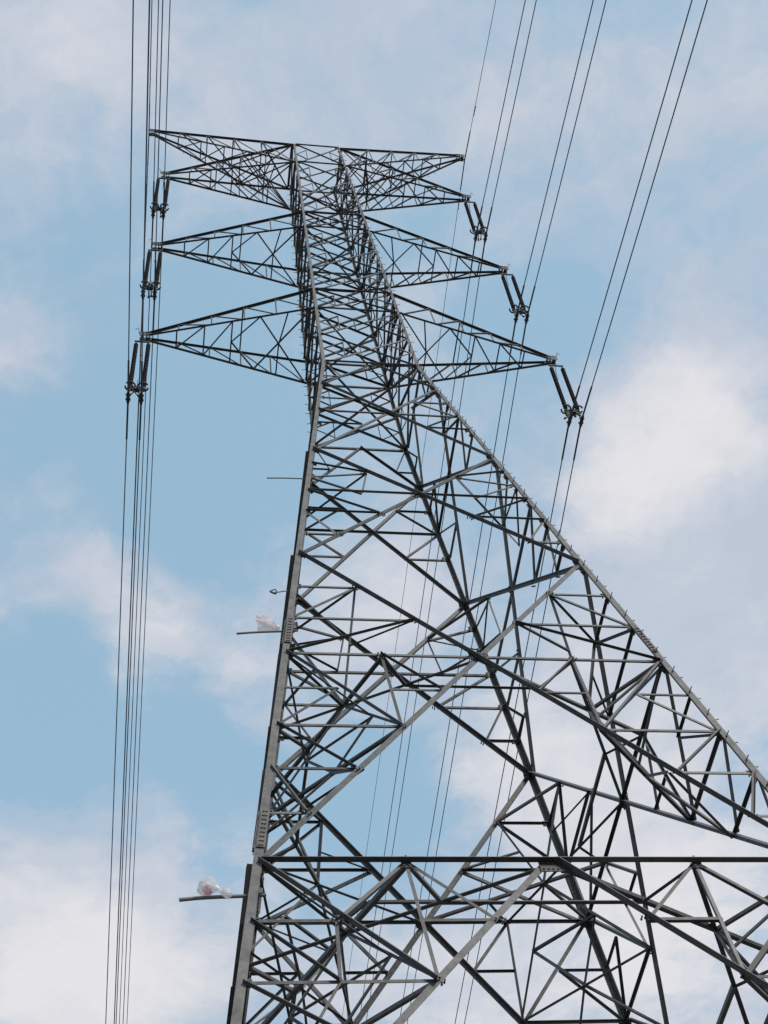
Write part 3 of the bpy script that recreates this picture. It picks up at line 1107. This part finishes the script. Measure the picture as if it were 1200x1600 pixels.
# ------------------------------------------------------------------ poles, bags and hook on the near left leg
def pole(p0, p1, r_, label):
    """a length of pipe pushed through the near left leg, tied on with a clamp"""
    bm = bmesh.new()
    p0, p1 = Vector(p0), Vector(p1)
    d = (p1 - p0).normalized()
    pts = [p0 + (p1 - p0) * t + Vector((0, 0, 0.012 * math.sin(t * 5))) for t in (0, 0.2, 0.4, 0.6, 0.8, 1.0)]
    add_tube(bm, pts, [r_ * 1.08, r_, r_ * 1.02, r_, r_, r_], 12)
    o = from_bm('pole', bm, PIPE, None, False)
    tag(o, label, 'pole', 'poles sticking out of the near left tower leg')
    bm = bmesh.new()
    c = p0 + (p1 - p0) * 0.86
    add_tube(bm, [c - d * 0.04, c + d * 0.04], r_ * 1.35, 10)
    add_tube(bm, [c + Vector((0, -0.16, 0)), c + Vector((0, 0.05, 0))], 0.012, 6)
    add_box(bm, Matrix.Translation(c + Vector((0.06, -0.10, 0))), 0.16, 0.03, 0.10)
    for zz in (-0.03, 0.03):
        add_tube(bm, [c + Vector((0.06, -0.15, zz)), c + Vector((0.06, 0.06, zz))], 0.012, 6)
    from_bm('pipe_clamp', bm, STEEL2, o)
    return o


pole((-6.447, -5.138, 18.29), (-5.03, -5.138, 18.40), 0.031, 'lowest and thickest pole, carrying the red bottomed bag')
pole((-5.139, -3.919, 26.864), (-3.80, -3.919, 27.035), 0.024, 'middle pole, with a plain pale bag sitting on it')
pole((-3.976, -2.758, 35.103), (-2.62, -2.758, 35.18), 0.017, 'topmost thin bare pole, high on the near left leg')


def bag(prof, base, m, seed, label, tilt, sc):
    """thin crumpled plastic bag: rings of film creased by sharp folds, a little open or torn"""
    rr = random.Random(seed)
    bm = bmesh.new()
    seg = 17
    fold = [rr.uniform(-1, 1) for _ in range(seg)]
    rings = []
    for n_i, (x, r_, zc_, fl) in enumerate(prof):
        for j_ in range(seg):
            fold[j_] = 0.6 * fold[j_] + 0.6 * rr.uniform(-1, 1)
        ring = []
        for i in range(seg):
            t = 2 * math.pi * i / seg
            w = 1 + 0.20 * fold[i] + 0.22 * (abs(math.sin(2.5 * t + x * 8 + seed)) - 0.5)
            ct, st = math.cos(t), math.sin(t)
            # squarer, sagging section rather than a round one
            q = 1.0 / max(abs(ct), abs(st)) ** 0.45
            ring.append(bm.verts.new(Vector((x + rr.uniform(-0.02, 0.02) + 0.10 * r_ * fold[(i * 3) % seg], ct * r_ * w * fl * q, zc_ + st * r_ * w * q * (0.86 if st < 0 else 1.0)))))
        rings.append(ring)
    for a, b in zip(rings, rings[1:]):
        for i in range(seg):
            bm.faces.new((a[i], a[(i + 1) % seg], b[(i + 1) % seg]))
            bm.faces.new((a[i], b[(i + 1) % seg], b[i]))
    bm.faces.new(rings[-1])
    if prof[0][1] < 0.1:
        bm.faces.new(rings[0][::-1])
    o = from_bm('plastic_bag', bm, m, None, False)
    o.location = base
    o.rotation_euler = (0, tilt, 0)
    o.scale = sc
    tag(o, label, 'plastic bag', 'plastic bags caught on the poles')
    return o


bag([(-0.17, 0.17, 0.185, 0.5), (-0.16, 0.185, 0.19, 0.6), (-0.11, 0.18, 0.19, 0.7), (-0.05, 0.18, 0.185, 0.75), (0.01, 0.175, 0.18, 0.8), (0.07, 0.165, 0.165, 0.8),
     (0.12, 0.14, 0.135, 0.8), (0.155, 0.10, 0.09, 0.9), (0.18, 0.06, 0.05, 1), (0.205, 0.075, 0.045, 1), (0.235, 0.055, 0.04, 1), (0.25, 0.015, 0.04, 1)],
    (-4.47, -3.93, 27.02), bag_mat('pale_bag_film', (0.80, 0.73, 0.74)), 3, 'pale pinkish plastic bag blown open above the middle pole', math.radians(-6), (1.08, 1.05, 1.18))
bag([(-0.16, 0.02, 0.10, 1), (-0.15, 0.08, 0.11, 1), (-0.11, 0.13, 0.12, 1), (-0.04, 0.15, 0.125, 1), (0.03, 0.14, 0.12, 1), (0.09, 0.10, 0.12, 1), (0.14, 0.055, 0.10, 1),
     (0.19, 0.03, 0.06, 1), (0.23, 0.035, 0.035, 1), (0.27, 0.065, 0.02, 1), (0.32, 0.08, 0.0, 1), (0.37, 0.07, -0.005, 1), (0.40, 0.05, 0.0, 1), (0.42, 0.015, 0.0, 1)],
    (-5.99, -5.24, 18.35), bag_mat('red_bottomed_bag_film', (0.80, 0.78, 0.79), True), 5, 'whitish plastic bag with a red bottom tied round the lowest pole', math.radians(4), (0.98, 0.95, 0.95))

hook = thing('wire_hook', 'bent wire hook with a dark teal loop left of the near leg', 'hook', (-3.886, -3.70, 28.77))
bm = bmesh.new()
add_tube(bm, [Vector((0.10, 0.02, 0.03)), Vector((-0.05, 0, 0.0)), Vector((-0.20, 0, -0.05)), Vector((-0.33, 0, -0.075)), Vector((-0.37, 0, -0.08))], 0.013, 8)
from_bm('rod', bm, TEAL, hook)
bm = bmesh.new()
lp = [Vector((-0.33 - 0.075 * math.cos(t) * (1.25 if math.cos(t) > 0 else 0.8), 0.02 * math.sin(t * 2), -0.035 + 0.062 * math.sin(t))) for t in [2 * math.pi * i / 20 for i in range(21)]]
add_tube(bm, lp, [0.013 if q.z > -0.06 else 0.026 for q in lp], 8)
from_bm('loop', bm, TEAL, hook)

# ------------------------------------------------------------------ ground
bm = bmesh.new()
n_ = 60
ext = 3000.0
gv = {}
for i in range(n_ + 1):
    for j in range(n_ + 1):
        fx = (i / n_ * 2 - 1); fy = (j / n_ * 2 - 1)
        x = math.copysign(abs(fx) ** 2.2, fx) * ext; y = math.copysign(abs(fy) ** 2.2, fy) * ext
        rr = math.hypot(x, y)
        zz = 0.0 if rr < 25 else (math.sin(x * 0.013) * math.cos(y * 0.017) * 0.6 * min(1, (rr - 25) / 80) - min(60, max(0, rr - 60) * 0.12) * (0.8 if y < 0 else 0.55))
        gv[i, j] = bm.verts.new((x, y, zz))
for i in range(n_):
    for j in range(n_):
        bm.faces.new((gv[i, j], gv[i + 1, j], gv[i + 1, j + 1], gv[i, j + 1]))
g = from_bm('ground', bm, GRASS, None, True)
g['kind'] = 'structure'
